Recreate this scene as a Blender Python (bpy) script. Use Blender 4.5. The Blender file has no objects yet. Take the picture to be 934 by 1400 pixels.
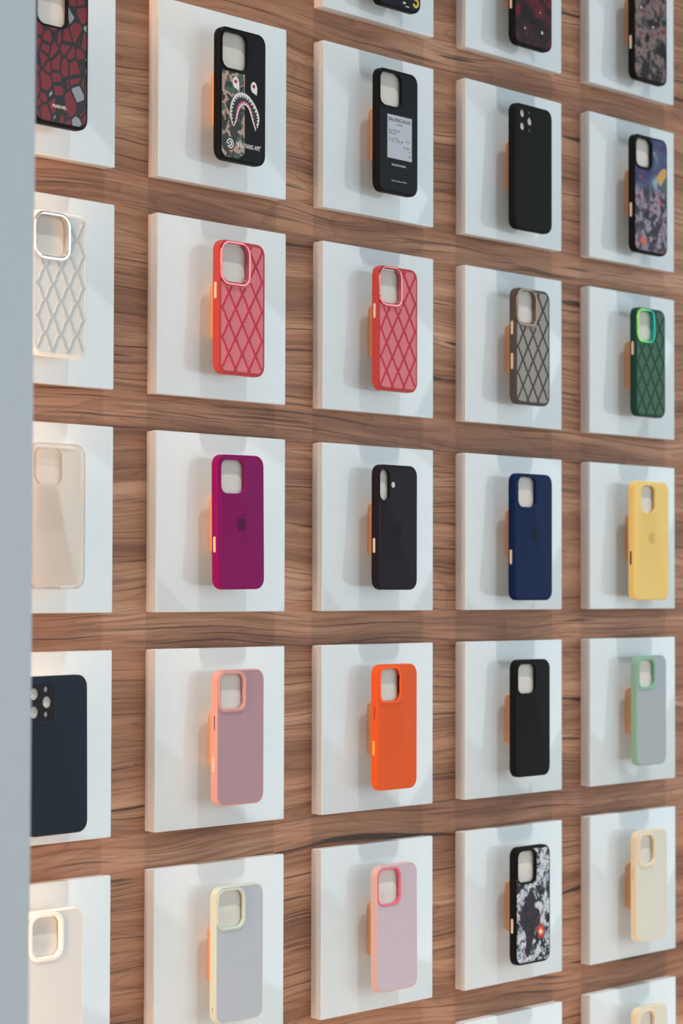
import bpy, bmesh, math, random
from mathutils import Vector, Matrix

random.seed(7)
S = bpy.context.scene
COL = S.collection
S.view_settings.view_transform = 'Standard'
S.view_settings.look = 'None'
S.view_settings.exposure = -0.06

# ------------------------------------------------------------------ layout (metres)
PW, PH, PT = 0.22, 0.21349, 0.01739        # display panel
PX, PZ = 0.28857, 0.25631                  # column / row pitch
MM = 0.001
GAP = 0.0210                               # panel face -> case rim
TH = 10.5                                  # case thickness in mm

# ------------------------------------------------------------------ helpers
def lin(c):
    return tuple(((v / 255) / 12.92 if v / 255 <= 0.04045 else ((v / 255 + 0.055) / 1.055) ** 2.4) for v in c)

def tag(o, label=None, cat=None, group=None, kind=None):
    if label: o['label'] = label
    if cat: o['category'] = cat
    if group: o['group'] = group
    if kind: o['kind'] = kind
    return o

def empty(name, loc, rot=(0, 0, 0)):
    o = bpy.data.objects.new(name, None)
    o.empty_display_size = 0.02
    o.location = loc
    o.rotation_euler = rot
    COL.objects.link(o)
    return o

def obj(name, me, m=None, parent=None, smooth=35):
    if m is not None and len(me.materials) == 0:
        me.materials.append(m)
    if smooth:
        for p in me.polygons: p.use_smooth = True
        me.set_sharp_from_angle(angle=math.radians(smooth))
    o = bpy.data.objects.new(name, me)
    if parent: o.parent = parent
    COL.objects.link(o)
    return o

def finish(bm, name='mesh', scale=MM):
    bmesh.ops.recalc_face_normals(bm, faces=bm.faces)
    if scale != 1: bmesh.ops.scale(bm, vec=(scale,) * 3, verts=bm.verts)
    me = bpy.data.meshes.new(name)
    bm.to_mesh(me); bm.free()
    return me

def rr(x0, x1, z0, z1, r, n=9):
    """rounded rectangle outline, slightly squircle-like corners; fixed count and order"""
    r = max(0.05, min(r, (x1 - x0) / 2 - .01, (z1 - z0) / 2 - .01))
    pts = []
    for cx, cz, a0 in ((x1 - r, z1 - r, 0), (x0 + r, z1 - r, 90), (x0 + r, z0 + r, 180), (x1 - r, z0 + r, 270)):
        for i in range(n + 1):
            a = math.radians(a0 + 90 * i / n)
            c, s = math.cos(a), math.sin(a)
            pts.append((cx + r * math.copysign(abs(c) ** .92, c), cz + r * math.copysign(abs(s) ** .92, s)))
    return pts

def rings(loops, closed=True, caps=False):
    """loops: list of (outline, y) -> skinned surface (mm)"""
    bm = bmesh.new()
    vs = [[bm.verts.new((x, y, z)) for x, z in L] for L, y in loops]
    n = len(vs[0])
    for k in range(len(vs) if closed else len(vs) - 1):
        a, b = vs[k], vs[(k + 1) % len(vs)]
        for i in range(n):
            j = (i + 1) % n
            bm.faces.new((a[i], a[j], b[j], b[i]))
    if caps:
        bm.faces.new(vs[0]); bm.faces.new(vs[-1])
    return bm

def slab(x0, x1, z0, z1, r, y0, y1, bev=.5):
    """rounded slab between y0 (wall side) and y1 (room side), y1 < y0"""
    L = lambda i: rr(x0 + i, x1 - i, z0 + i, z1 - i, r - i)
    return rings([(L(bev), y0), (L(0), y0 - bev), (L(0), y1 + bev), (L(bev * .3), y1 + bev * .3), (L(bev), y1)], closed=False, caps=True)

def poly_mesh(polys, y=0, th=.12):
    """flat printed shapes: list of outlines (x,z) extruded by th towards the room"""
    bm = bmesh.new()
    for P in polys:
        vs = [bm.verts.new((x, y - th, z)) for x, z in P]
        f = bm.faces.new(vs)
        r = bmesh.ops.extrude_face_region(bm, geom=[f])
        for v in r['geom']:
            if isinstance(v, bmesh.types.BMVert): v.co.y += th
    bmesh.ops.triangulate(bm, faces=bm.faces, ngon_method='EAR_CLIP')
    return bm

def curve_plate(outlines, depth):
    """2-D filled curve with holes -> mesh lying in xz, extruded to +/-depth (mm)"""
    cu = bpy.data.curves.new('plate', 'CURVE'); cu.dimensions = '2D'; cu.fill_mode = 'BOTH'; cu.extrude = depth
    for P in outlines:
        sp = cu.splines.new('POLY'); sp.points.add(len(P) - 1)
        for p, (x, z) in zip(sp.points, P): p.co = (x, z, 0, 1)
        sp.use_cyclic_u = True
    t = bpy.data.objects.new('t', cu); COL.objects.link(t)
    dg = bpy.context.evaluated_depsgraph_get()
    me = bpy.data.meshes.new_from_object(t.evaluated_get(dg))
    bpy.data.objects.remove(t); bpy.data.curves.remove(cu)
    me.transform(Matrix.Rotation(math.pi / 2, 4, 'X'))
    return me

def text_mesh(txt, width, height, cx, cz, y, th=.1, bold=0.0, spacing=1.0):
    cu = bpy.data.curves.new('txt', 'FONT'); cu.body = txt; cu.align_x = 'CENTER'; cu.align_y = 'CENTER'
    cu.extrude = .01; cu.offset = bold; cu.space_character = spacing; cu.resolution_u = 3
    t = bpy.data.objects.new('t', cu); COL.objects.link(t)
    dg = bpy.context.evaluated_depsgraph_get()
    me = bpy.data.meshes.new_from_object(t.evaluated_get(dg))
    bpy.data.objects.remove(t); bpy.data.curves.remove(cu)
    xs = [v.co.x for v in me.vertices]; ys = [v.co.y for v in me.vertices]
    w, h = max(xs) - min(xs), max(ys) - min(ys); mx, my = (max(xs) + min(xs)) / 2, (max(ys) + min(ys)) / 2
    for v in me.vertices:
        x, yy, z = v.co
        v.co = ((cx + (x - mx) / w * width) * MM, (y - (z + .01) / .02 * th) * MM, (cz + (yy - my) / h * height) * MM)
    return me

def ellipse(cx, cz, rx, rz, n=20, rot=0):
    c, s = math.cos(rot), math.sin(rot)
    out = []
    for i in range(n):
        a = 2 * math.pi * i / n; x, z = rx * math.cos(a), rz * math.sin(a)
        out.append((cx + x * c - z * s, cz + x * s + z * c))
    return out

# ------------------------------------------------------------------ materials
MATS = {}
def mat(name, rgb, rough=.5, metal=0.0, spec=.5, coat=0.0, sss=0.0, bump=None, gain=1.0, alpha=None, sheen=0):
    if name in MATS: return MATS[name]
    m = bpy.data.materials.new(name); m.use_nodes = True
    nt = m.node_tree; b = nt.nodes['Principled BSDF']
    c = [min(.95, v * gain) for v in lin(rgb)]
    # faint procedural mottling so that no surface is a dead flat colour
    tc = nt.nodes.new('ShaderNodeTexCoord'); nz = nt.nodes.new('ShaderNodeTexNoise')
    nz.inputs['Scale'].default_value = 60; nz.inputs['Detail'].default_value = 3
    nt.links.new(tc.outputs['Object'], nz.inputs['Vector'])
    mx = nt.nodes.new('ShaderNodeMix'); mx.data_type = 'RGBA'
    mx.inputs['A'].default_value = (*[v * .97 for v in c], 1); mx.inputs['B'].default_value = (*[min(1, v * 1.03) for v in c], 1)
    nt.links.new(nz.outputs['Fac'], mx.inputs['Factor']); nt.links.new(mx.outputs['Result'], b.inputs['Base Color'])
    b.inputs['Roughness'].default_value = rough
    b.inputs['Metallic'].default_value = metal
    b.inputs['Specular IOR Level'].default_value = spec
    b.inputs['Coat Weight'].default_value = coat
    b.inputs['Coat Roughness'].default_value = .05
    if sheen: b.inputs['Sheen Weight'].default_value = sheen
    if sss:
        b.inputs['Subsurface Weight'].default_value = sss
        b.inputs['Subsurface Radius'].default_value = (.004, .003, .003)
    if bump:
        n2 = nt.nodes.new('ShaderNodeTexNoise'); n2.inputs['Scale'].default_value = bump[0]
        bp = nt.nodes.new('ShaderNodeBump'); bp.inputs['Strength'].default_value = bump[1]; bp.inputs['Distance'].default_value = .0005
        nt.links.new(tc.outputs['Object'], n2.inputs['Vector']); nt.links.new(n2.outputs['Fac'], bp.inputs['Height'])
        nt.links.new(bp.outputs['Normal'], b.inputs['Normal'])
    MATS[name] = m
    return m

def ramp(nt, stops, interp='LINEAR'):
    r = nt.nodes.new('ShaderNodeValToRGB'); r.color_ramp.interpolation = interp
    el = r.color_ramp.elements
    el[0].position = stops[0][0]; el[1].position = stops[-1][0]
    for p, c in stops[1:-1]: el.new(p)
    for e, (p, c) in zip(sorted(el, key=lambda e: e.position), stops):
        e.color = (*(lin(c) if max(c) > 1.001 else c), 1)
    return r

def new_mat(name):
    m = bpy.data.materials.new(name); m.use_nodes = True
    return m, m.node_tree, m.node_tree.nodes['Principled BSDF']

class NB:
    """tiny node builder"""
    def __init__(s, nt): s.nt = nt
    def coord(s, scale=(1, 1, 1), loc=(0, 0, 0), rot=(0, 0, 0)):
        tc = s.nt.nodes.new('ShaderNodeTexCoord'); mp = s.nt.nodes.new('ShaderNodeMapping')
        mp.inputs['Scale'].default_value = scale; mp.inputs['Location'].default_value = loc; mp.inputs['Rotation'].default_value = rot
        s.nt.links.new(tc.outputs['Object'], mp.inputs['Vector']); return mp.outputs['Vector']
    def noise(s, vec, scale, detail=4, rough=.55, dist=0, col=False):
        n = s.nt.nodes.new('ShaderNodeTexNoise')
        n.inputs['Scale'].default_value = scale; n.inputs['Detail'].default_value = detail
        n.inputs['Roughness'].default_value = rough; n.inputs['Distortion'].default_value = dist
        s.nt.links.new(vec, n.inputs['Vector']); return n.outputs['Color' if col else 'Fac']
    def voro(s, vec, scale, feature='F1', out='Distance', rnd=1):
        n = s.nt.nodes.new('ShaderNodeTexVoronoi'); n.feature = feature
        n.inputs['Scale'].default_value = scale; n.inputs['Randomness'].default_value = rnd
        s.nt.links.new(vec, n.inputs['Vector']); return n.outputs[out]
    def math(s, op, a, b=None, c=None):
        n = s.nt.nodes.new('ShaderNodeMath'); n.operation = op
        for i, v in enumerate((a, b, c)):
            if v is None: continue
            if isinstance(v, (int, float)): n.inputs[i].default_value = v
            else: s.nt.links.new(v, n.inputs[i])
        return n.outputs[0]
    def vadd(s, v, w, k):
        m = s.nt.nodes.new('ShaderNodeVectorMath'); m.operation = 'SCALE'; m.inputs['Scale'].default_value = k
        s.nt.links.new(w, m.inputs[0])
        a = s.nt.nodes.new('ShaderNodeVectorMath'); a.operation = 'ADD'
        s.nt.links.new(v, a.inputs[0]); s.nt.links.new(m.outputs[0], a.inputs[1]); return a.outputs[0]
    def ramp(s, fac, stops, interp='LINEAR'):
        r = ramp(s.nt, stops, interp); s.nt.links.new(fac, r.inputs['Fac']); return r.outputs['Color']
    def mix(s, fac, a, b, mode='MIX'):
        n = s.nt.nodes.new('ShaderNodeMix'); n.data_type = 'RGBA'; n.blend_type = mode
        for k, v in (('Factor', fac), ('A', a), ('B', b)):
            if isinstance(v, (int, float)): n.inputs[k].default_value = v
            elif isinstance(v, tuple): n.inputs[k].default_value = (*lin(v), 1)
            else: s.nt.links.new(v, n.inputs[k])
        return n.outputs['Result']
    def xyz(s, vec):
        n = s.nt.nodes.new('ShaderNodeSeparateXYZ'); s.nt.links.new(vec, n.inputs[0]); return n.outputs
    def link(s, a, b): s.nt.links.new(a, b)

def wood_material():
    m, nt, b = new_mat('warm_walnut_laminate'); N = NB(nt)
    v0 = N.coord()
    low = N.noise(N.coord((.9, 1, 2.2)), 2.0, 2, .45, col=True)       # slow bends of the grain
    mid = N.noise(N.coord((2.5, 1, 9), (4, 0, 1)), 2.6, 3, .5, col=True)
    v = N.vadd(N.vadd(v0, low, .085), mid, .007)
    def mapped(sc, loc=(0, 0, 0)):
        mp = nt.nodes.new('ShaderNodeMapping'); mp.inputs['Scale'].default_value = sc; mp.inputs['Location'].default_value = loc
        N.link(v, mp.inputs['Vector']); return mp.outputs[0]
    fig = N.noise(mapped((.7, 1, 11)), 2.6, 4, .55, .2)               # broad figure
    fine = N.noise(mapped((1.6, 1, 70)), 4.0, 3, .55)                 # fine pores
    line = N.noise(mapped((1.1, 1, 105), (5, 0, 3)), 3.0, 1.5, .5)    # thin dark grain lines
    hair = N.noise(mapped((1.4, 1, 120), (7, 0, 2)), 3.0, 2, .5)      # pale hairlines
    base = N.ramp(fig, [(.30, (130, 87, 63)), (.43, (159, 111, 83)), (.55, (184, 133, 102)), (.70, (208, 160, 129))])
    cath = N.noise(mapped((.8, 1, 7.5), (2, 0, 5)), 2.0, 1.5, .4, .1)
    rings_ = N.math('FRACT', N.math('MULTIPLY', cath, 15))             # cathedral rings, sharp on one side
    rg = N.ramp(rings_, [(0, (0, 0, 0)), (.8, (70, 70, 70)), (.95, (150, 150, 150)), (1, (0, 0, 0))])
    col = N.mix(rg, base, (98, 63, 46))
    col = N.mix(N.ramp(fine, [(.36, (180, 180, 180)), (.50, (0, 0, 0))]), col, (100, 64, 47))
    col = N.mix(N.ramp(line, [(.32, (225, 225, 225)), (.40, (0, 0, 0))]), col, (70, 43, 32))
    col = N.mix(N.ramp(hair, [(.62, (0, 0, 0)), (.72, (110, 110, 110))]), col, (222, 184, 156))
    # dark open cracks: thin, long
    cr = N.noise(mapped((1.2, 1, 30), (3.1, 0, 7.7)), 2.0, 2.5, .5)
    crack = N.ramp(cr, [(.305, (255, 255, 255)), (.335, (0, 0, 0))])
    col = N.mix(N.math('MULTIPLY', crack, .85), col, (52, 32, 24))
    # darker bands
    dk = N.ramp(N.noise(mapped((.7, 1, 6), (1.3, 0, 4)), 2.0, 2, .5), [(.32, (120, 120, 120)), (.45, (0, 0, 0))])
    col = N.mix(dk, col, (88, 55, 39))
    # knots
    kv = N.voro(N.coord((1.0, 1, 1.9), (.13, 0, .21)), 2.6)
    knot = N.ramp(kv, [(.012, (255, 255, 255)), (.045, (0, 0, 0))])
    col = N.mix(N.math('MULTIPLY', knot, .85), col, (52, 32, 25))
    N.link(col, b.inputs['Base Color'])
    b.inputs['Roughness'].default_value = .5
    b.inputs['Specular IOR Level'].default_value = .3
    bp = nt.nodes.new('ShaderNodeBump'); bp.inputs['Strength'].default_value = .3; bp.inputs['Distance'].default_value = .001
    N.link(N.math('SUBTRACT', fine, N.math('MULTIPLY', crack, .8)), bp.inputs['Height']); N.link(bp.outputs['Normal'], b.inputs['Normal'])
    return m

def camo_material():
    m, nt, b = new_mat('woodland_camouflage_print'); N = NB(nt)
    v = N.vadd(N.coord((1, 0, 1)), N.noise(N.coord((1, 0, 1)), 90, 2, col=True), .012)
    n1 = N.noise(v, 62, 1.2, .5); n2 = N.noise(N.vadd(v, N.noise(N.coord((1, 0, 1), (5, 0, 2)), 50, 1, col=True), .02), 75, 1, .5)
    c = N.ramp(n1, [(.0, (62, 88, 74)), (.42, (176, 146, 132)), (.57, (56, 44, 40)), (.62, (14, 14, 16))], 'CONSTANT')
    c2 = N.ramp(n2, [(0, (0, 0, 0)), (.575, (255, 255, 255))], 'CONSTANT')
    c3 = N.ramp(N.noise(N.coord((1, 0, 1), (9, 0, 3)), 70, 1.2, .5, .6), [(0, (0, 0, 0)), (.57, (255, 255, 255))], 'CONSTANT')
    c = N.mix(c3, c, (58, 86, 70)); c = N.mix(c2, c, (13, 13, 15))
    N.link(c, b.inputs['Base Color']); b.inputs['Roughness'].default_value = .3
    return m

def mosaic_material():
    m, nt, b = new_mat('red_black_mosaic_print'); N = NB(nt)
    v = N.vadd(N.coord((1.15, 0, .85)), N.noise(N.coord((1, 0, 1)), 40, 2, col=True), .006)
    e = N.voro(v, 62, 'DISTANCE_TO_EDGE'); cell = N.voro(v, 62, 'F1', 'Color')
    sep = N.xyz(cell)
    red = N.mix(N.noise(N.coord(), 200, 3), (98, 12, 28), (122, 18, 36))
    grey = N.mix(N.noise(N.coord((4, 1, 1)), 300, 3), (118, 130, 140), (150, 160, 168))
    c = N.mix(N.math('GREATER_THAN', sep[0], .88), red, grey)
    c = N.mix(N.math('LESS_THAN', e, .085), c, (15, 10, 12))
    N.link(c, b.inputs['Base Color']); b.inputs['Roughness'].default_value = .35
    return m

def abstract_material(name, seed, stops, scale, dist=.02, speck=None, base2=None, streak=None):
    """generic colourful splashes, no picture"""
    m, nt, b = new_mat(name); N = NB(nt)
    v = N.vadd(N.coord((1, 0, 1), (seed, 0, seed * 1.7)), N.noise(N.coord((1, 0, 1), (seed, 0, 0)), 55, 3, col=True), dist)
    c = N.ramp(N.noise(v, scale, 4, .6), stops)
    if streak:
        s_ = N.noise(N.vadd(N.coord((1.8, 0, .75), (seed * 2, 0, 1), (0, .5, 0)), N.noise(N.coord((1, 0, 1)), 60, 3, col=True), .02), 70, 4, .6)
        c = N.mix(N.ramp(s_, [(.5, (0, 0, 0)), (.6, (255, 255, 255))]), c, streak)
    if base2:     # another palette in the upper part of the print
        z = N.xyz(N.coord())[2]
        f = N.math('MULTIPLY_ADD', z, 60.0, .1)
        f = N.math('ADD', f, N.math('MULTIPLY', N.noise(v, 40, 3), .5))
        c2 = N.ramp(N.noise(v, scale * .5, 3, .5), base2)
        n = nt.nodes.new('ShaderNodeClamp'); N.link(f, n.inputs[0])
        c = N.mix(n.outputs[0], c, c2)
    if speck:
        for i, (col, th, sc) in enumerate(speck):
            d = N.voro(N.coord((1, 0, 1), (seed + i * .37, 0, i * .71)), sc)
            r = N.xyz(N.voro(N.coord((1, 0, 1), (seed + i * .37, 0, i * .71)), sc, 'F1', 'Color'))[1]
            f = N.math('MULTIPLY', N.math('LESS_THAN', d, th), N.math('GREATER_THAN', r, .55))
            c = N.mix(f, c, col)
    N.link(c, b.inputs['Base Color']); b.inputs['Roughness'].default_value = .3; b.inputs['Specular IOR Level'].default_value = .2
    return m

def clear_material():
    m = bpy.data.materials.new('clear_plastic'); m.use_nodes = True; nt = m.node_tree; nt.nodes.clear()
    out = nt.nodes.new('ShaderNodeOutputMaterial'); tr = nt.nodes.new('ShaderNodeBsdfTransparent'); gl = nt.nodes.new('ShaderNodeBsdfGlossy')
    lw = nt.nodes.new('ShaderNodeLayerWeight'); lw.inputs['Blend'].default_value = .35
    mx = nt.nodes.new('ShaderNodeMixShader')
    tr.inputs['Color'].default_value = (.88, .83, .79, 1); gl.inputs['Roughness'].default_value = .06
    gl.inputs['Color'].default_value = (.95, .93, .9, 1)
    mth = nt.nodes.new('ShaderNodeMath'); mth.operation = 'MULTIPLY'; mth.inputs[1].default_value = .35
    nt.links.new(lw.outputs['Fresnel'], mth.inputs[0])
    nt.links.new(mth.outputs[0], mx.inputs[0]); nt.links.new(tr.outputs[0], mx.inputs[1]); nt.links.new(gl.outputs[0], mx.inputs[2])
    nt.links.new(mx.outputs[0], out.inputs['Surface'])
    return m

def iridescent_material():
    m, nt, b = new_mat('green_iridescent_metal'); N = NB(nt)
    x = N.xyz(N.coord())
    f = N.math('MULTIPLY_ADD', x[0], 18.0, .62)
    f = N.math('ADD', f, N.math('MULTIPLY', N.noise(N.coord(), 80, 2), .25))
    c = N.ramp(f, [(.15, (150, 215, 110)), (.5, (80, 200, 120)), (.75, (30, 150, 120)), (.95, (60, 190, 180))])
    N.link(c, b.inputs['Base Color']); b.inputs['Metallic'].default_value = .75; b.inputs['Roughness'].default_value = .18
    return m

WHITE = mat('white_gloss_acrylic', (226, 236, 240), .07, spec=.5)
WHITE2 = mat('white_board_edge', (236, 231, 228), .3)
MOUNTM = mat('white_mount_plastic', (226, 220, 210), .45)
BLOCKM = mat('orange_brown_wood_block', (218, 162, 118), .5)
PADM = mat('light_orange_wood_pad', (226, 174, 128), .5)
CREAMB = mat('warm_brushed_button', (235, 214, 190), .3, metal=.25)
CHROME = mat('chrome', (235, 228, 224), .06, metal=1.0)
ROSECH = mat('rose_chrome', (216, 122, 128), .08, metal=1.0)
DARKCH = mat('dark_bronze_chrome', (140, 118, 104), .1, metal=1.0)
BLACKM = mat('black_matte_plastic', (10, 10, 12), .5, spec=.14)
BLACKS = mat('black_soft_silicone', (11, 12, 15), .6, spec=.16)
BLACKP = mat('black_printed_back', (13, 14, 18), .42, spec=.16)
INKW = mat('white_ink', (232, 232, 228), .4)
INKK = mat('black_ink', (16, 17, 19), .4)
INKR = mat('crimson_ink', (150, 34, 62), .4)
INKP = mat('pink_ink', (196, 40, 92), .4)
INKG = mat('grey_pencil_ink', (96, 101, 110), .5)
LABELM = mat('pale_grey_label', (186, 193, 204), .45)
DARKHOLE = mat('dark_recess', (30, 24, 20), .7)
CLEAR = clear_material()

# ------------------------------------------------------------------ setting
wall = bpy.data.meshes.new('wall')
def box(x0, x1, y0, y1, z0, z1, bev=0):
    bm = bmesh.new(); bmesh.ops.create_cube(bm, size=1)
    for v in bm.verts:
        v.co = ((x0 + x1) / 2 + v.co.x * (x1 - x0), (y0 + y1) / 2 + v.co.y * (y1 - y0), (z0 + z1) / 2 + v.co.z * (z1 - z0))
    if bev: bmesh.ops.bevel(bm, geom=bm.edges[:], offset=bev, segments=3, affect='EDGES')
    return finish(bm, 'box', 1)
WOOD = wood_material()
tag(obj('wall_back', box(-1.5, 1.9, 0, .12, -1.45, 1.75), WOOD, smooth=0), kind='structure')
PARTM = mat('pale_blue_white_paint', (200, 208, 214), .55, bump=(300, .05))
tag(obj('wall_left', box(-1.5, -.9545, -.45, 0, -1.45, 1.75, .004), PARTM), kind='structure')
fm, fnt, fb = new_mat('warm_oak_floor'); FN = NB(fnt)
fv = FN.noise(FN.coord((1, 12, 1)), 3, 5)
FN.link(FN.ramp(fv, [(.3, (150, 120, 95)), (.7, (190, 160, 132))]), fb.inputs['Base Color']); fb.inputs['Roughness'].default_value = .45
tag(obj('floor', box(-1.5, 3.6, -3.9, .12, -1.5, -1.45), fm, smooth=0), kind='structure')

# ------------------------------------------------------------------ display panels and mounts
def board(inset, y0, y1, bev):
    L = lambda i: rr(-PW * 500 + i, PW * 500 - i, -PH * 500 + i, PH * 500 - i, 1.6, 3)
    return finish(rings([(L(inset), y0), (L(inset), y1 + bev), (L(inset + bev * .3), y1 + bev * .3), (L(inset + bev), y1)], False, True))
ME_BACK = board(.55, -.05, -9.6, .3)
ME_FACE = board(0, -9.6, -PT * 1000, .8)

def make_panel(c, r, what):
    ox, oz = (c - 3) * PX, (3 - r) * PZ
    root = empty('display_panel', (ox, 0, oz))
    tag(root, 'square white panel behind the ' + what, 'display panel', 'white display panels on the wood wall')
    obj('backing_board', ME_BACK, WHITE2, root); obj('face_sheet', ME_FACE, WHITE, root)
    return ox, oz

def _mount_meshes(hw, z0, z1, d=5):
    blk = finish(slab(-23.5, 23.5, -36, 33, 6, -.05, -(GAP * 1000) + 3, 1.0))
    pad = finish(slab(-25.5, 25.5, -38, 36, 7, -(GAP * 1000) + 3, -(GAP * 1000) - .5, .6))
    plate = finish(slab(-hw, hw, z0, z1, 11, -(GAP * 1000) - .5, -(GAP * 1000) - TH + d, .8))
    return blk, pad, plate
MOUNT_S = _mount_meshes(36.6, -75.5, 76.5)
MOUNT_L = _mount_meshes(40.6, -87.5, 77.5)
MOUNT_N = _mount_meshes(40.6, -87.5, 77.5, 2.1)
def make_mount(ox, oz, cx, big, what, near=False):
    root = empty('phone_mount', (ox + cx * MM, -PT, oz))
    tag(root, 'wooden block mount holding the ' + what, 'mount', 'mounts behind the phone cases')
    blk, pad, plate = MOUNT_N if near else MOUNT_L if big else MOUNT_S
    obj('mounting_block', blk, BLOCKM, root); obj('mounting_pad', pad, PADM, root); obj('phone_plate', plate, MOUNTM, root)['label'] = 'off-white plate inside the case'

# ------------------------------------------------------------------ phone cases
class Case:
    def __init__(s, c, r, what, size='S', hole=(-34.5, 5.5, 35, 75, 10), cz=0, tilt=0, hw=None, R=14, f=3.0, lab=None, near=False):
        ox, oz = make_panel(c, r, what)
        cx = 2.0 if size == 'L' else .6
        make_mount(ox, oz, cx, size == 'L', what, near)
        s.hw = hw or (44.2 if size == 'L' else 40.2)
        s.z1 = 81.3; s.z0 = -93.5 if size == 'L' else -79.6
        s.R, s.f, s.hole, s.hr = R, f, hole[:4], hole[4]
        s.root = empty('phone_case', (ox + cx * MM, -PT - GAP, oz + cz * MM), (0, math.radians(tilt), 0))
        s.what = what
    def label(s, text):
        tag(s.root, text, 'phone case', 'phone cases displayed on the white panels'); return s
    def O(s, i, r=None):
        return rr(-s.hw + i, s.hw - i, s.z0 + i, s.z1 - i, max(1, s.R - i))
    def H(s, e, lim=None):
        """hole outline grown by e, kept inside the flat of the back"""
        x0, x1, z0, z1 = s.hole; lim = s.f + .35 if lim is None else lim
        return rr(max(x0 - e, -s.hw + lim), min(x1 + e, s.hw - lim), z0 - e, min(z1 + e, s.z1 - lim), s.hr + e * .8)
    def side(s):
        f = s.f; L = [(s.O(2.0), -.2), (s.O(.7), 0), (s.O(.15), -.25), (s.O(0), -.8), (s.O(0), -(TH - f))]
        for k in range(1, 6):
            a = math.pi / 2 * k / 6
            L.append((s.O(f * (1 - math.cos(a))), -(TH - f) - f * math.sin(a)))
        return L
    def shell(s, m, lip=1.0, slope=4.5, depth=3.2):
        f = s.f
        L = s.side() + [(s.O(f), -TH), (s.H(slope), -TH), (s.H(slope * .55), -TH - lip * .75), (s.H(1.0), -TH - lip), (s.H(.3), -TH - lip + .15), (s.H(0, 0), -TH - lip + .6),
                        (s.H(0, 0), -TH + depth), (s.H(1.4, 2.2), -TH + depth), (s.H(1.4, 2.2), -TH + 1.6), (s.O(2.0), -TH + 1.6)]
        return obj('shell', finish(rings(L)), m, s.root)
    def frame(s, m, w=1.2):
        f = s.f
        L = s.side() + [(s.O(f), -TH), (s.O(f + w), -TH), (s.O(f + w), -TH + 1.0), (s.O(2.0), -TH + 1.6)]
        s.w = w
        return obj('frame', finish(rings(L)), m, s.root)
    def back(s, m, name='back_plate'):
        i = s.f + s.w + .05
        L = [(s.O(i), -TH + 1.3), (s.O(i), -TH + .12), (s.H(.6, i), -TH + .12), (s.H(.6, i), -TH + 1.3)]
        return obj(name, finish(rings(L)), m, s.root)
    def ring(s, m, w=3.0, h=1.3, depth=3.2, name='camera_ring'):
        lim = 1.4
        L = [(s.H(w, lim), -TH + .6), (s.H(w, lim), -TH - h * .55), (s.H(w * .85, lim + .25), -TH - h * .9), (s.H(w * .6, lim + .5), -TH - h), (s.H(.5, lim + .9), -TH - h), (s.H(.15, 1.9), -TH - h + .2), (s.H(0, 1.9), -TH - h + .7),
             (s.H(0, 1.9), -TH + depth), (s.H(.55, 1.9), -TH + depth), (s.H(.55, 1.9), -TH + .6)]
        return obj(name, finish(rings(L)), m, s.root)
    def button(s, z, ln=10, m=None, wd=2.0, y=-4.7, out=.35, name='side_button', label=None):
        """capsule let into the left side wall"""
        P = rr(-wd, wd, -ln, ln, wd, 6)
        bm = bmesh.new()
        Q = [(P, -1.2), (P, out - .25), (rr(-wd + .25, wd - .25, -ln + .25, ln - .25, wd - .25, 6), out)]
        vs = [[bm.verts.new((-s.hw - d, y + a, z + b)) for a, b in L] for L, d in Q]
        n = len(P)
        for k in range(2):
            for i in range(n):
                j = (i + 1) % n; bm.faces.new((vs[k][i], vs[k][j], vs[k + 1][j], vs[k + 1][i]))
        bm.faces.new(vs[0]); bm.faces.new(vs[-1])
        o = obj(name, finish(bm), m or CREAMB, s.root)
        if label: o['label'] = label
        return o
    def part(s, name, bm_or_me, m, label=None, parent=None):
        me = bm_or_me if isinstance(bm_or_me, bpy.types.Mesh) else finish(bm_or_me)
        o = obj(name, me, m, parent or s.root)
        if label: o['label'] = label
        return o
    def fruit(s, m, cx=0, cz=-1.5, k=1.3):
        """bitten apple emblem"""
        body = []
        ctl = [(0, 4.6), (1.6, 5.3), (3.4, 5.6), (5.0, 4.9), (5.7, 4.0), (4.75, 3.0), (4.35, 1.7), (4.55, .3), (5.2, -.8), (6.1, -1.4), (5.4, -3.3), (4.2, -5.2), (3.0, -6.4), (1.9, -6.6), (.9, -6.2), (0, -6.0),
               (-.9, -6.2), (-1.9, -6.6), (-3.0, -6.4), (-4.3, -5.2), (-5.5, -3.2), (-6.1, -.9), (-6.0, 1.6), (-5.2, 3.8), (-3.8, 5.2), (-2.0, 5.5)]
        n = len(ctl)
        for i in range(n):
            p0, p1, p2, p3 = (Vector(ctl[(i + d) % n]) for d in (-1, 0, 1, 2))
            for t in (0, .5):
                q = .5 * (2 * p1 + (p2 - p0) * t + (2 * p0 - 5 * p1 + 4 * p2 - p3) * t * t + (-p0 + 3 * p1 - 3 * p2 + p3) * t ** 3)
                body.append((cx + q.x * k, cz + q.y * k))
        leaf = [(cx + x * k, cz + z * k) for x, z in ((.1, 6.3), (.5, 7.6), (1.5, 8.8), (2.9, 9.5), (2.9, 8.4), (2.2, 7.2), (1.2, 6.4))]
        return s.part('logo_emblem', poly_mesh([body, leaf], -TH, .12), m)
    def lattice(s, m, dx=23.0, dz=36.0, rad=1.5, h=1.0, wav=0.35):
        """raised diamond ribs over the back, clear of the camera"""
        i = s.f + s.w - .2
        def inside(x, z):
            hw, z0, z1, R = s.hw - i, s.z0 + i, s.z1 - i, max(2, s.R - i)
            if abs(x) > hw or z < z0 or z > z1: return False
            ax, az = abs(x) - (hw - R), max(z - (z1 - R), (z0 + R) - z)
            if ax > 0 and az > 0 and ax * ax + az * az > R * R: return False
            a, b, c, d = s.hole
            if a - 4.6 < x < b + 4.6 and c - 4.4 < z: return False
            return True
        bm = bmesh.new()
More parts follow.
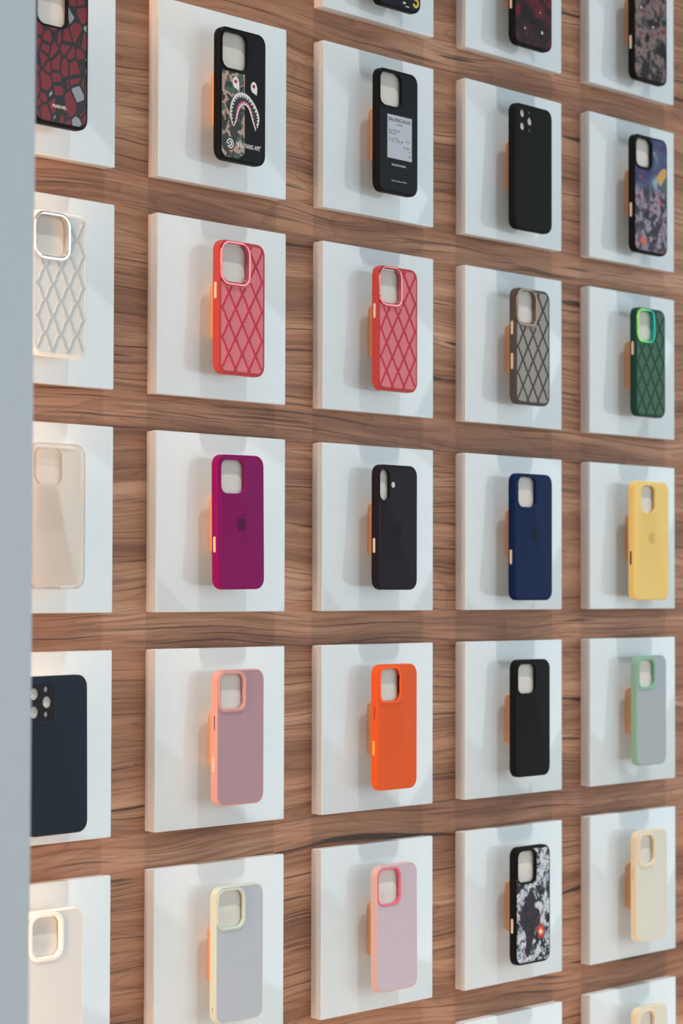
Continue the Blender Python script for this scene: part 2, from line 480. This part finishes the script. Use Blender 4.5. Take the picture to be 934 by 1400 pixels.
        for sg in (1, -1):
            for k in range(-9, 10):
                run = []
                st = 1.25
                z = s.z0
                pts = []
                while z < s.z1:
                    u = z / dz + .5
                    x = sg * u * dx + k * dx + sg * wav * math.sin(4 * math.pi * u)
                    pts.append((x, z)); z += st
                def flush(run):
                    if len(run) < 3: return
                    secs = []
                    for q, (x, z) in enumerate(run):
                        a = run[max(0, q - 1)]; b = run[min(len(run) - 1, q + 1)]
                        tx, tz = b[0] - a[0], b[1] - a[1]; L = math.hypot(tx, tz); nx, nz = tz / L, -tx / L
                        t = [(-1, .15), (-.75, -h * .65), (0, -h), (.75, -h * .65), (1, .15)]
                        secs.append([bm.verts.new((x + nx * rad * o, -TH + .12 + y, z + nz * rad * o)) for o, y in t])
                    for a, b in zip(secs, secs[1:]):
                        for q in range(5):
                            w = (q + 1) % 5; bm.faces.new((a[q], a[w], b[w], b[q]))
                    bm.faces.new(secs[0]); bm.faces.new(secs[-1])
                for p in pts:
                    if inside(*p): run.append(p)
                    else:
                        flush(run); run = []
                flush(run)
        return s.part('diamond_lattice', bm, m)
    def lens_plate(s, m, holes, y=-TH + .5, depth=.8):
        me = curve_plate([s.H(.8, 0)] + [ellipse(x, z, r, r, 24) for x, z, r in holes], depth)
        me.transform(Matrix.Translation((0, y, 0)))
        me.transform(Matrix.Scale(MM, 4))
        return s.part('camera_plate', me, m)

def sil(name, rgb, gain=1.2, rough=.5): return mat(name, rgb, rough, spec=.13, gain=gain)

L_HOLE = (-37, 4, 32, 75.5, 10)

# ---- column 1 (left, half hidden by the wall end)
k = Case(1, 1, 'red and black patterned phone case', hole=(-36, 6.6, 31, 75, 11)).label('phone case with a red, grey and black cracked pattern and small white lettering')
k.frame(BLACKM, .8); k.back(mosaic_material()); k.ring(BLACKM, 2.2, .9)
k.part('lettering', text_mesh('MARVEL', 21, 3.6, -2.5, -58, -TH + .12), INKW)

k = Case(1, 2, 'white quilted phone case', hole=(-38, 9.3, 31, 76, 12)).label('white quilted phone case with a silver camera ring')
k.frame(sil('white_soft_frame', (226, 226, 222), 1.1, .4)); k.back(sil('white_frosted_back', (205, 211, 212), 1.1, .4)); k.lattice(sil('white_rib', (188, 196, 199), 1.0, .6), rad=2.2, h=.75, wav=.9)
k.ring(CHROME, 4.2, 2.4, 4.4); k.button(20)

k = Case(1, 3, 'clear phone case', hole=(-34, 4, 36, 75, 10)).label('transparent clear plastic phone case showing the mount inside')
k.shell(CLEAR, 1.6)
k.part('port_notch', rings([(rr(-9, 7, -3, 3, 2), 0), (rr(-9, 7, -3, 3, 2), -1)], False, True), CLEAR).location = (0, -.004, -.0772)

k = Case(1, 4, 'dark navy phone case with separate lens holes', 'L', hole=(-41, -4, 32, 73, 9), tilt=-.6, near=True).label('dark navy matte phone case with separate round lens holes')
NAVYS = sil('dark_slate_navy', (27, 39, 53), 1.0, .5)
k.shell(NAVYS, .8, depth=2.0); k.lens_plate(sil('dark_camera_plate', (16, 19, 26), 1, .35), [(-34.5, 62.5, 6.6), (-34.5, 42.5, 6.6), (-16, 53, 6.6), (-17.2, 67, 3.4), (-17.2, 39.5, 3.4)])

k = Case(1, 5, 'white frosted phone case', hole=(-34.5, 6.5, 31.5, 75, 11), f=1.5).label('white frosted phone case with a white camera ring, bottom left')
k.frame(sil('milk_white_frame', (232, 228, 224), 1.1, .45), .25); k.back(sil('milk_frost_back', (212, 213, 212), 1.1, .4)); k.ring(sil('milk_white_ring', (244, 236, 228), 1.1, .4), 4.2, 1.6, 4); k.button(-25)

# ---- column 2
k = Case(2, 1, 'black phone case with shark face print', hole=(-36, 6.6, 31.5, 75, 11)).label('black phone case with a toothy shark face and camouflage print')
k.frame(BLACKM, .6); k.back(BLACKP); k.ring(BLACKM, 2.0, .9)
Y = -TH + .12
camo = [(-36.2, 27.5), (-36.2, -70), (-30, -75.6), (-7, -75.6), (2.6, -68), (2.6, 27.5)]
k.part('camouflage_print', poly_mesh([camo], Y, .06), camo_material())
def bez(P, n):
    out = []
    m_ = len(P) - 1
    for i in range(n + 1):
        t = i / n * m_; a = min(int(t), m_ - 1); t -= a
        p0, p1, p2, p3 = (Vector(P[max(0, min(m_, a + d))]) for d in (-1, 0, 1, 2))
        out.append(.5 * (2 * p1 + (p2 - p0) * t + (2 * p0 - 5 * p1 + 4 * p2 - p3) * t * t + (-p0 + 3 * p1 - 3 * p2 + p3) * t ** 3))
    return out
outer = bez([(-18.6, -37), (-21.5, -28), (-22.4, -18), (-19.5, -7), (-12, 2), (-1, 5), (9.5, 2.6), (19, -5), (26, -15), (28, -24), (24.8, -34)], 44)
inner = bez([(-16.3, -38), (-11.5, -31), (-8.6, -21), (-4.5, -12.5), (2, -9), (8.5, -12), (12.6, -19), (16.5, -28), (21.3, -38)], 36)
k.part('shark_mouth_fill', poly_mesh([[tuple(p) for p in outer] + [tuple(p) for p in reversed(inner)]], Y - .06, .05), INKK)
def band(path, w0, side, teeth=None, skip=1):
    polys = []; ns = []
    for i, p in enumerate(path):
        t = path[min(i + 1, len(path) - 1)] - path[max(i - 1, 0)]; t.normalize(); ns.append(Vector((-t.y, t.x)) * side)
    nn = len(path) - 1
    wid = lambda i: w0 * (.35 + .65 * math.sin(math.pi * i / nn))
    for i in range(nn):
        a, b = path[i], path[i + 1]; c, d = b + ns[i + 1] * wid(i + 1), a + ns[i] * wid(i)
        polys.append([tuple(a), tuple(b), tuple(c), tuple(d)])
    if teeth:
        for i in range(1, nn - 1, skip):
            a, b = path[i] + ns[i] * wid(i) * .8, path[i + skip if i + skip <= nn else nn] + ns[min(i + skip, nn)] * wid(i) * .8
            mid = (a + b) / 2 + ns[i] * teeth * (.5 + .5 * math.sin(math.pi * i / nn))
            polys.append([tuple(a), tuple(mid), tuple(b)])
    return polys
k.part('shark_teeth', poly_mesh(band(outer, 2.6, -1, 4.2, 2), Y - .12, .05), INKW, 'white upper teeth')
k.part('shark_gum', poly_mesh(band(inner, 4.6, 1), Y - .12, .05), INKP, 'pink gum line')
k.part('shark_teeth', poly_mesh(band(inner, 2.2, 1, 2.0, 2), Y - .18, .05), INKW, 'white lower teeth')
for ex, ez in ((-12.8, 14.6), (18.3, 13.4)):
    e = [(ex + x, ez + z) for x, z in ((-5.4, 2), (-4.2, 5.6), (-1.2, 8), (2, 7.6), (4.6, 5), (5.8, .5), (5.6, -4), (4.6, -8), (2.2, -6.6), (-2.5, -5.2), (-4.8, -2))]
    o = k.part('shark_eye', poly_mesh([e], Y - .12, .05), INKW)
    k.part('pupil', poly_mesh([ellipse(ex - .2, ez + 2.3, 2.6, 2.3)], Y - .17, .05), INKR, parent=o)
em = k.part('round_emblem', poly_mesh([ellipse(-22, -59, 8, 8)], Y - .06, .05), INKK)
def annulus(cx, cz, r0, r1, n=28, a0=0, a1=360):
    P = []
    for i in range(n):
        p, q = math.radians(a0 + (a1 - a0) * i / n), math.radians(a0 + (a1 - a0) * (i + 1) / n)
        P.append([(cx + r * math.cos(a), cz + r * math.sin(a)) for r, a in ((r0, p), (r1, p), (r1, q), (r0, q))])
    return P
k.part('emblem_mark', poly_mesh(annulus(-22, -59, 4.6, 6.0, 28, -140, 190) + annulus(-22.2, -59, 1.5, 3.2, 20, -200, 110) + [ellipse(-23.6, -62.2, 1.1, 2.4)], Y - .11, .05), INKW, parent=em)
k.part('lettering', text_mesh('"A BATHING APE"', 42, 5.6, 9.5, -58.5, Y, .12, .006, 1.12), INKW)

PKF = sil('coral_pink_frame', (184, 70, 70), 1.0, .35); PKB = sil('pink_frosted_back', (208, 116, 122), 1.2, .35); PKR = sil('pink_rib', (190, 52, 78), 1.05, .3)
k = Case(2, 2, 'larger pink quilted phone case', hole=(-36, 8.5, 31, 77, 12)).label('pink quilted phone case with a rose metal camera ring, second panel from the left')
k.frame(PKF); k.back(PKB); k.lattice(PKR); k.ring(ROSECH, 4.2, 2.4, 4.6); k.button(20, 10)

k = Case(2, 3, 'magenta phone case', tilt=-.7).label('magenta purple silicone phone case with a dark emblem')
k.shell(sil('magenta_silicone', (128, 4, 90), 1.1)); k.fruit(sil('deep_magenta', (84, 4, 64), 1.0)); k.button(-26, 9.5)

k = Case(2, 4, 'dusty pink phone case', hole=(-35, 5, 35, 76, 9), f=1.5).label('dusty pink phone case with a peach frame and camera ring')
PEACH = sil('peach_pink_frame', (198, 150, 146), 1.15, .4)
k.frame(PEACH, .25); k.back(sil('mauve_frosted_back', (164, 134, 142), 1.2, .4)); k.ring(PEACH, 3.4, 1.6, 4); k.button(19, 8.5, DARKHOLE, .6, -6.2, name='button_slit'); k.button(-30, 9.5, None, 1.8)

MINTL = sil('pale_green_frame', (194, 206, 196), 1.1, .45)
k = Case(2, 5, 'pale green framed grey phone case', hole=(-36, 6, 33, 76, 11), f=1.5).label('pale grey phone case with a pale green frame and camera ring')
k.frame(MINTL, .25); k.back(sil('grey_lilac_back', (172, 179, 187), 1.2, .4)); k.ring(MINTL, 3.0, 1.2, 4); k.button(-62, 3.5, DARKHOLE, .4, -5, out=.12, name='side_slit')

# ---- column 3
k = Case(3, 0, 'black phone case cut by the top edge', 'L', hole=L_HOLE).label('black phone case with a yellow mark, cut off by the top of the picture')
k.frame(BLACKM, .6); k.back(abstract_material('dark_blue_print', 3.1, [(.3, (14, 15, 22)), (.6, (24, 26, 38)), (.8, (60, 64, 80))], 50)); k.ring(BLACKM, 2.0, .9)
k.part('yellow_mark', poly_mesh(annulus(33, -80, 3, 6.5, 22, -160, 120), Y, .1), mat('yellow_ink', (226, 190, 60), .4))
k.part('white_mark', poly_mesh([ellipse(10, -84, 3, 1.2), ellipse(4, -76, 2, 1.4), ellipse(16, -88, 4, .6)], Y, .1), INKW)

k = Case(3, 1, 'black phone case with grey paper label', hole=(-36.5, 5.5, 33, 76, 11)).label('black phone case with a grey printed label on its back')
k.frame(BLACKM, .6); k.back(BLACKP); k.ring(BLACKM, 2.0, .9); 
lb = k.part('paper_label', poly_mesh([[(-22, 22), (26.7, 22), (26.7, -34.5), (-22, -34.5)]], Y, .1), LABELM)
k.part('lettering', text_mesh('BALENCIAGA', 44, 4.6, 2.3, 16.2, Y - .1, .08, .014, 1.05), INKK, parent=lb)
k.part('lettering', text_mesh('PARIS', 11, 2.6, 2.3, 10.2, Y - .1, .08, .0), INKG, parent=lb)
strokes = []
def stroke(x, z, w, h): strokes.append([(x, z), (x + w, z), (x + w, z + h), (x, z + h)])
rs = random.Random(4)
for z, xs, xe in ((1, -18, 2), (-2.8, -18, -6), (-9.5, -18, 0), (-12.6, -14, 8), (-10.5, 15, 24), (-19, 10, 20), (-23, 20, 24), (-29, 20, 24)):
    x = xs
    while x < xe:
        w = rs.uniform(.6, 2.2); stroke(x, z + rs.uniform(-.5, .5), w, rs.uniform(.5, 2.4)); x += w + rs.uniform(.4, 1.6)
stroke(-18.4, -3, .7, 8); stroke(-18, -13, .7, 6)
k.part('handwriting', poly_mesh(strokes, Y - .1, .06), INKG, parent=lb)
k.part('lettering', text_mesh('BALENCIAGA', 28, 2.6, 1, -42.5, Y, .1, .0, 1.1), INKW)
tiny = []
x = -13
while x < 15:
    w = rs.uniform(.6, 1.6); h = rs.uniform(.7, 1.7); tiny.append([(x, -64), (x + w, -64), (x + w, -64 + h), (x, -64 + h)]); x += w + rs.uniform(.4, 1.1)
k.part('small_print', poly_mesh(tiny, Y, .1), mat('grey_white_ink', (170, 172, 176), .4))

k = Case(3, 2, 'smaller pink quilted phone case', hole=(-37, 3, 33, 78, 11)).label('pink quilted phone case with an orange side, third panel from the left')
k.frame(PKF); k.back(PKB); k.lattice(PKR); k.ring(ROSECH, 4.2, 2.4, 4.6); k.button(22, 9.5)

k = Case(3, 3, 'dark plum phone case', hole=(-35.5, -16.5, 35, 75, 9.4)).label('dark plum silicone phone case with a tall pill shaped camera opening')
PLUM = sil('dark_plum_silicone', (30, 22, 33), 1.0)
k.shell(PLUM, .9, 3.5); k.fruit(sil('deeper_plum', (12, 9, 14), 1.0)); k.button(-23, 9.5)
k.part('flash_opening', poly_mesh([ellipse(-9.5, 55.5, 3.4, 3.8)], -TH, .15), mat('pale_opening', (214, 208, 204), .5))

k = Case(3, 4, 'orange phone case', hole=(-34, 3.5, 34.5, 75.5, 9)).label('bright orange silicone phone case')
ORG = sil('orange_silicone', (214, 86, 38), 1.25)
k.shell(ORG, .6, 3); k.ring(sil('orange_ring', (226, 92, 42), 1.25, .4), 3.0, 1.6, 4); k.button(20, 8, DARKHOLE, .5, -6.2, name='button_slit'); k.button(-25, 9.5, sil('amber_button', (240, 176, 90), 1.1, .35))

k = Case(3, 5, 'pale pink phone case', hole=(-36.5, 5, 32, 76, 11), tilt=-.5, f=1.5).label('pale pink phone case with a deeper pink camera ring')
k.frame(sil('salmon_pink_frame', (206, 176, 175), 1.12, .4), .25); k.back(sil('pale_mauve_back', (190, 176, 184), 1.2, .4)); k.ring(sil('rose_ring', (214, 106, 130), 1.2, .4), 2.2, .8, 4)

# ---- column 4
k = Case(4, 0, 'dark red printed phone case', 'L', hole=L_HOLE).label('dark red and black printed phone case, cut off by the top of the picture')
k.frame(BLACKM, .6); k.back(abstract_material('dark_red_splash_print', 5.2, [(.3, (22, 16, 18)), (.5, (52, 32, 36)), (.62, (110, 30, 42)), (.75, (44, 40, 60))], 42, speck=[((196, 202, 220), .15, 48), ((130, 20, 34), .22, 46)],
    )); k.ring(BLACKM, 2.0, .9); k.button(-36, 9.5)

k = Case(4, 1, 'plain black phone case with separate lens holes', 'L', hole=(-36, 6, 36, 76, 9), near=True).label('plain matte black phone case with separate small lens holes')
k.shell(BLACKS, .1, 1.5, 2.0); k.lens_plate(BLACKS, [(-24.8, 67.5, 5.4), (-24.8, 49.5, 5.4), (-8, 58.5, 5.6), (-8.8, 70.5, 2.3), (-8.3, 46, 2.3)], -TH + .85)

GF = sil('smoke_grey_frame', (74, 70, 68), 1.2, .35); GB = sil('smoke_grey_back', (150, 145, 139), 1.15, .4); GR = sil('smoke_grey_rib', (72, 66, 62), 1.15, .35)
k = Case(4, 2, 'smoky grey quilted phone case', hole=(-36, 4, 33, 77.5, 11)).label('smoky grey quilted phone case with a bronze camera ring')
k.frame(GF); k.back(GB); k.lattice(GR); k.ring(DARKCH, 4.2, 2.2, 4.6); k.button(25, 9.5); k.button(-21, 11)

k = Case(4, 3, 'royal blue phone case', 'L', hole=(-35.5, 4.5, 35, 76.5, 11)).label('royal blue silicone phone case with a dark emblem')
k.shell(sil('royal_blue_silicone', (0, 30, 76), 1.0), 1.0); k.fruit(sil('deep_blue', (2, 14, 38), 1.0), 2, -3); k.button(-34, 10)

k = Case(4, 4, 'matte black phone case without emblem').label('matte black silicone phone case with one camera opening')
k.shell(BLACKS, 1.0)

k = Case(4, 5, 'black and white splash printed phone case', hole=(-34.5, 5, 33, 75.5, 10)).label('phone case with a black and white splash print and a red spot')
k.frame(BLACKM, .4)
pr = abstract_material('black_white_splash_print', 8.4, [(.42, (14, 16, 22)), (.48, (60, 66, 80)), (.53, (176, 184, 196)), (.62, (226, 230, 236)), (.68, (40, 44, 54))], 75, .035, base2=None, speck=[((128, 34, 40), .12, 85)])
k.back(pr); k.ring(BLACKM, 2.6, .9)
blot = [(-16, 10), (-6, 22), (2, 14), (4, -2), (14, -8), (16, -24), (10, -30), (2, -34), (-4, -58), (-12, -70), (-18, -64), (-16, -44), (-22, -30), (-30, -22), (-28, -6)]
k.part('dark_blot', poly_mesh([[tuple(p) for p in bez(blot + blot[:1], 60)[:-1]]], Y, .05), abstract_material('dark_blot_print', 2.7, [(.35, (18, 18, 25)), (.52, (40, 36, 48)), (.60, (30, 26, 34)), (.64, (128, 36, 44)), (.69, (34, 28, 36)), (.76, (120, 124, 140))], 110))
gl, gnt, gb = new_mat('red_orange_spot_print'); GN = NB(gnt)
gx = GN.xyz(GN.coord((1000, 1, 1000), (-17, 0, 37)))
gd = GN.math('SQRT', GN.math('ADD', GN.math('POWER', gx[0], 2), GN.math('POWER', gx[2], 2)))
gd = GN.math('ADD', gd, GN.math('MULTIPLY', GN.noise(GN.coord(), 160, 3), 6))
GN.link(GN.ramp(GN.math('DIVIDE', gd, 16), [(.3, (255, 236, 210)), (.42, (250, 130, 60)), (.6, (196, 44, 30)), (.95, (90, 22, 26))]), gb.inputs['Base Color'])
k.part('red_spot', poly_mesh([[(17 + (9 + 3 * math.sin(5 * a) + 1.5 * math.sin(9 * a)) * math.cos(a), -37 + (11 + 2.5 * math.cos(7 * a)) * math.sin(a)) for a in [2 * math.pi * i / 50 for i in range(50)]]], Y - .05, .05), gl)
k.button(-25, 10)

# ---- column 5
k = Case(5, 0, 'grey and red speckled phone case', 'L', hole=L_HOLE).label('phone case with a grey, red and white speckled print, cut by the top of picture')
k.frame(BLACKM, .6); k.back(abstract_material('grey_red_speckle_print', 12.3, [(.34, (18, 16, 18)), (.46, (48, 42, 44)), (.54, (116, 106, 106)), (.61, (150, 120, 116)), (.66, (110, 36, 42)), (.75, (24, 18, 20))], 60, speck=[((224, 214, 208), .13, 60), ((150, 44, 50), .16, 75)]))
k.ring(BLACKM, 2.0, .9); k.button(-40, 10)

k = Case(5, 1, 'colourful blue printed phone case', 'L', hole=(-39, 0, 34, 75.5, 11)).label('black edged phone case with a purple, blue and red print')
k.frame(BLACKM, .4)
k.back(abstract_material('colour_splash_print', 17.9, [(.38, (20, 18, 26)), (.47, (70, 60, 78)), (.56, (160, 150, 166)), (.66, (104, 34, 50))], 62, speck=[((170, 40, 54), .2, 66), ((40, 90, 70), .17, 60)], base2=[(.3, (44, 44, 88)), (.48, (70, 66, 116)), (.58, (70, 96, 124)), (.68, (140, 162, 182)), (.8, (190, 204, 214))]))
k.ring(BLACKM, 4.2, 1.0); k.button(-32, 10.5)
swirl = bez([(14, 22), (26, 34), (38, 38), (40, 26), (36, 14), (24, 10)], 24)
k.part('yellow_patch', poly_mesh([[tuple(p) for p in swirl]], Y, .05), mat('ochre_ink', (206, 156, 60), .35))
k.part('green_patch', poly_mesh([[(26, 12), (40, 26), (40.4, 2), (30, 4)]], Y - .05, .05), mat('bottle_green_ink', (44, 82, 70), .35))
k.part('orange_patch', poly_mesh([ellipse(-19, -76, 8, 6)], Y, .05), mat('orange_red_ink', (206, 80, 44), .35))

k = Case(5, 2, 'green quilted phone case', hole=(-33.5, 5.5, 33, 76.5, 11), hw=39.2).label('dark green quilted phone case with a shiny green camera ring')
k.frame(sil('bottle_green_frame', (20, 62, 48), 1.2, .35)); k.back(sil('green_frosted_back', (62, 98, 80), 1.15, .4)); k.lattice(sil('green_rib', (26, 70, 50), 1.15, .35), rad=1.5); k.ring(iridescent_material(), 3.6, 2.2, 5.5); k.button(20, 10)

k = Case(5, 3, 'yellow phone case', 'L', hole=(-28.5, 8, 35, 75, 10), hw=46).label('yellow silicone phone case with a faint emblem')
k.shell(sil('butter_yellow_silicone', (250, 202, 122), 1.15), 1.2); k.fruit(sil('dull_yellow', (216, 180, 108), 1.05), 0, -2); k.button(-32, 10, DARKHOLE, 1.5, label='dark side opening')

MINT = sil('mint_frame', (136, 180, 158), 1.15, .4)
k = Case(5, 4, 'mint framed grey phone case', hole=(-32, 7, 35, 75, 10), hw=38.6, f=1.5).label('grey phone case with a mint green frame and camera ring')
k.frame(MINT, .25); k.back(sil('cool_grey_back', (160, 168, 173), 1.2, .4)); k.ring(MINT, 3.6, 1.2, 4)

CRM = sil('cream_frame', (228, 214, 186), 1.12, .45); CRB = sil('cream_frosted_back', (212, 210, 198), 1.15, .45)
for r, what, lab in ((5, 'cream phone case', 'pale cream phone case with a yellowish frame, shown whole'), (6, 'lowest cream phone case', 'pale cream phone case cut off by the bottom of the picture')):
    k = Case(5, r, what, hole=(-32, 5, 33, 74.5, 11), f=1.6).label(lab)
    k.frame(CRM, .3); k.back(CRB); k.ring(CRM, 4.0, 1.6, 4)
    if r == 5: k.button(20, 10, sil('cream_shade', (206, 190, 162), 1.2), 1.8, name='side_button')

# the lowest row also shows the empty top of one more panel
ox, oz = (4 - 3) * PX, (3 - 6) * PZ
root = empty('display_panel', (ox, 0, oz))
tag(root, 'square white panel at the bottom edge of the picture with only its top strip showing', 'display panel', 'white display panels on the wood wall')
obj('backing_board', ME_BACK, WHITE2, root); obj('face_sheet', ME_FACE, WHITE, root)

# ------------------------------------------------------------------ light
W = bpy.data.worlds.new('World'); S.world = W; W.use_nodes = True
bg = W.node_tree.nodes['Background']
bg.inputs['Color'].default_value = (.80, .92, 1.0, 1); bg.inputs['Strength'].default_value = .40

def area(name, loc, target, sx, sy, power, col):
    d = bpy.data.lights.new(name, 'AREA'); d.shape = 'RECTANGLE'; d.size = sx; d.size_y = sy; d.energy = power; d.color = col
    o = bpy.data.objects.new(name, d); o.location = loc
    o.rotation_euler = (Vector(target) - Vector(loc)).to_track_quat('-Z', 'Y').to_euler()
    COL.objects.link(o); return o
# warm strip fixed to the inner side of the wall end, shining along the wood wall
area('warm_strip_light', (-.94, -.115, .12), (1.2, -.06, .1), .05, 2.3, 10, (1.0, .59, .34))
# daylight through the shop front
area('shop_window_light', (3.0, -4.2, .1), (.2, 0, -.1), 7.0, 3.0, 102, (.85, .96, 1.0))
# added warm fill from below, stands in for light bounced off the floor
area('added_bounce_fill', (.1, -.36, -1.38), (.1, -.02, .4), 2.2, .16, 6.5, (1.0, .84, .72))
# ceiling downlights: grazing light from above
sd = bpy.data.lights.new('ceiling_downlight', 'SUN'); sd.energy = 1.6; sd.angle = math.radians(2.0); sd.color = (1, .97, .93)
so = bpy.data.objects.new('ceiling_downlight', sd); so.rotation_euler = Vector((.0, .315, -.95)).to_track_quat('-Z', 'Y').to_euler(); so.location = (0, -.5, 2)
COL.objects.link(so)

# ------------------------------------------------------------------ camera
cam = bpy.data.cameras.new('camera'); co = bpy.data.objects.new('camera', cam); COL.objects.link(co); S.camera = co
yaw, pit, roll, fpx = .8413, .03385, .0025, 3153.56
sa, ca, sb, cb = math.sin(yaw), math.cos(yaw), math.sin(pit), math.cos(pit)
fw = Vector((sa * cb, ca * cb, sb)); rt = Vector((ca, -sa, 0)); up = rt.cross(fw)
rt2 = math.cos(roll) * rt + math.sin(roll) * up; up2 = -math.sin(roll) * rt + math.cos(roll) * up
M = Matrix((rt2, up2, -fw)).transposed().to_4x4(); M.translation = (-2.26463, -1.97638, -.08013)
co.matrix_world = M
cam.sensor_fit = 'VERTICAL'; cam.sensor_height = 24; cam.lens = 24 * fpx / 1400
cam.clip_start = .05
cam.dof.use_dof = True; cam.dof.focus_distance = (Vector((-.27, -.04, -.1)) - M.translation).dot(fw); cam.dof.aperture_fstop = 4.0
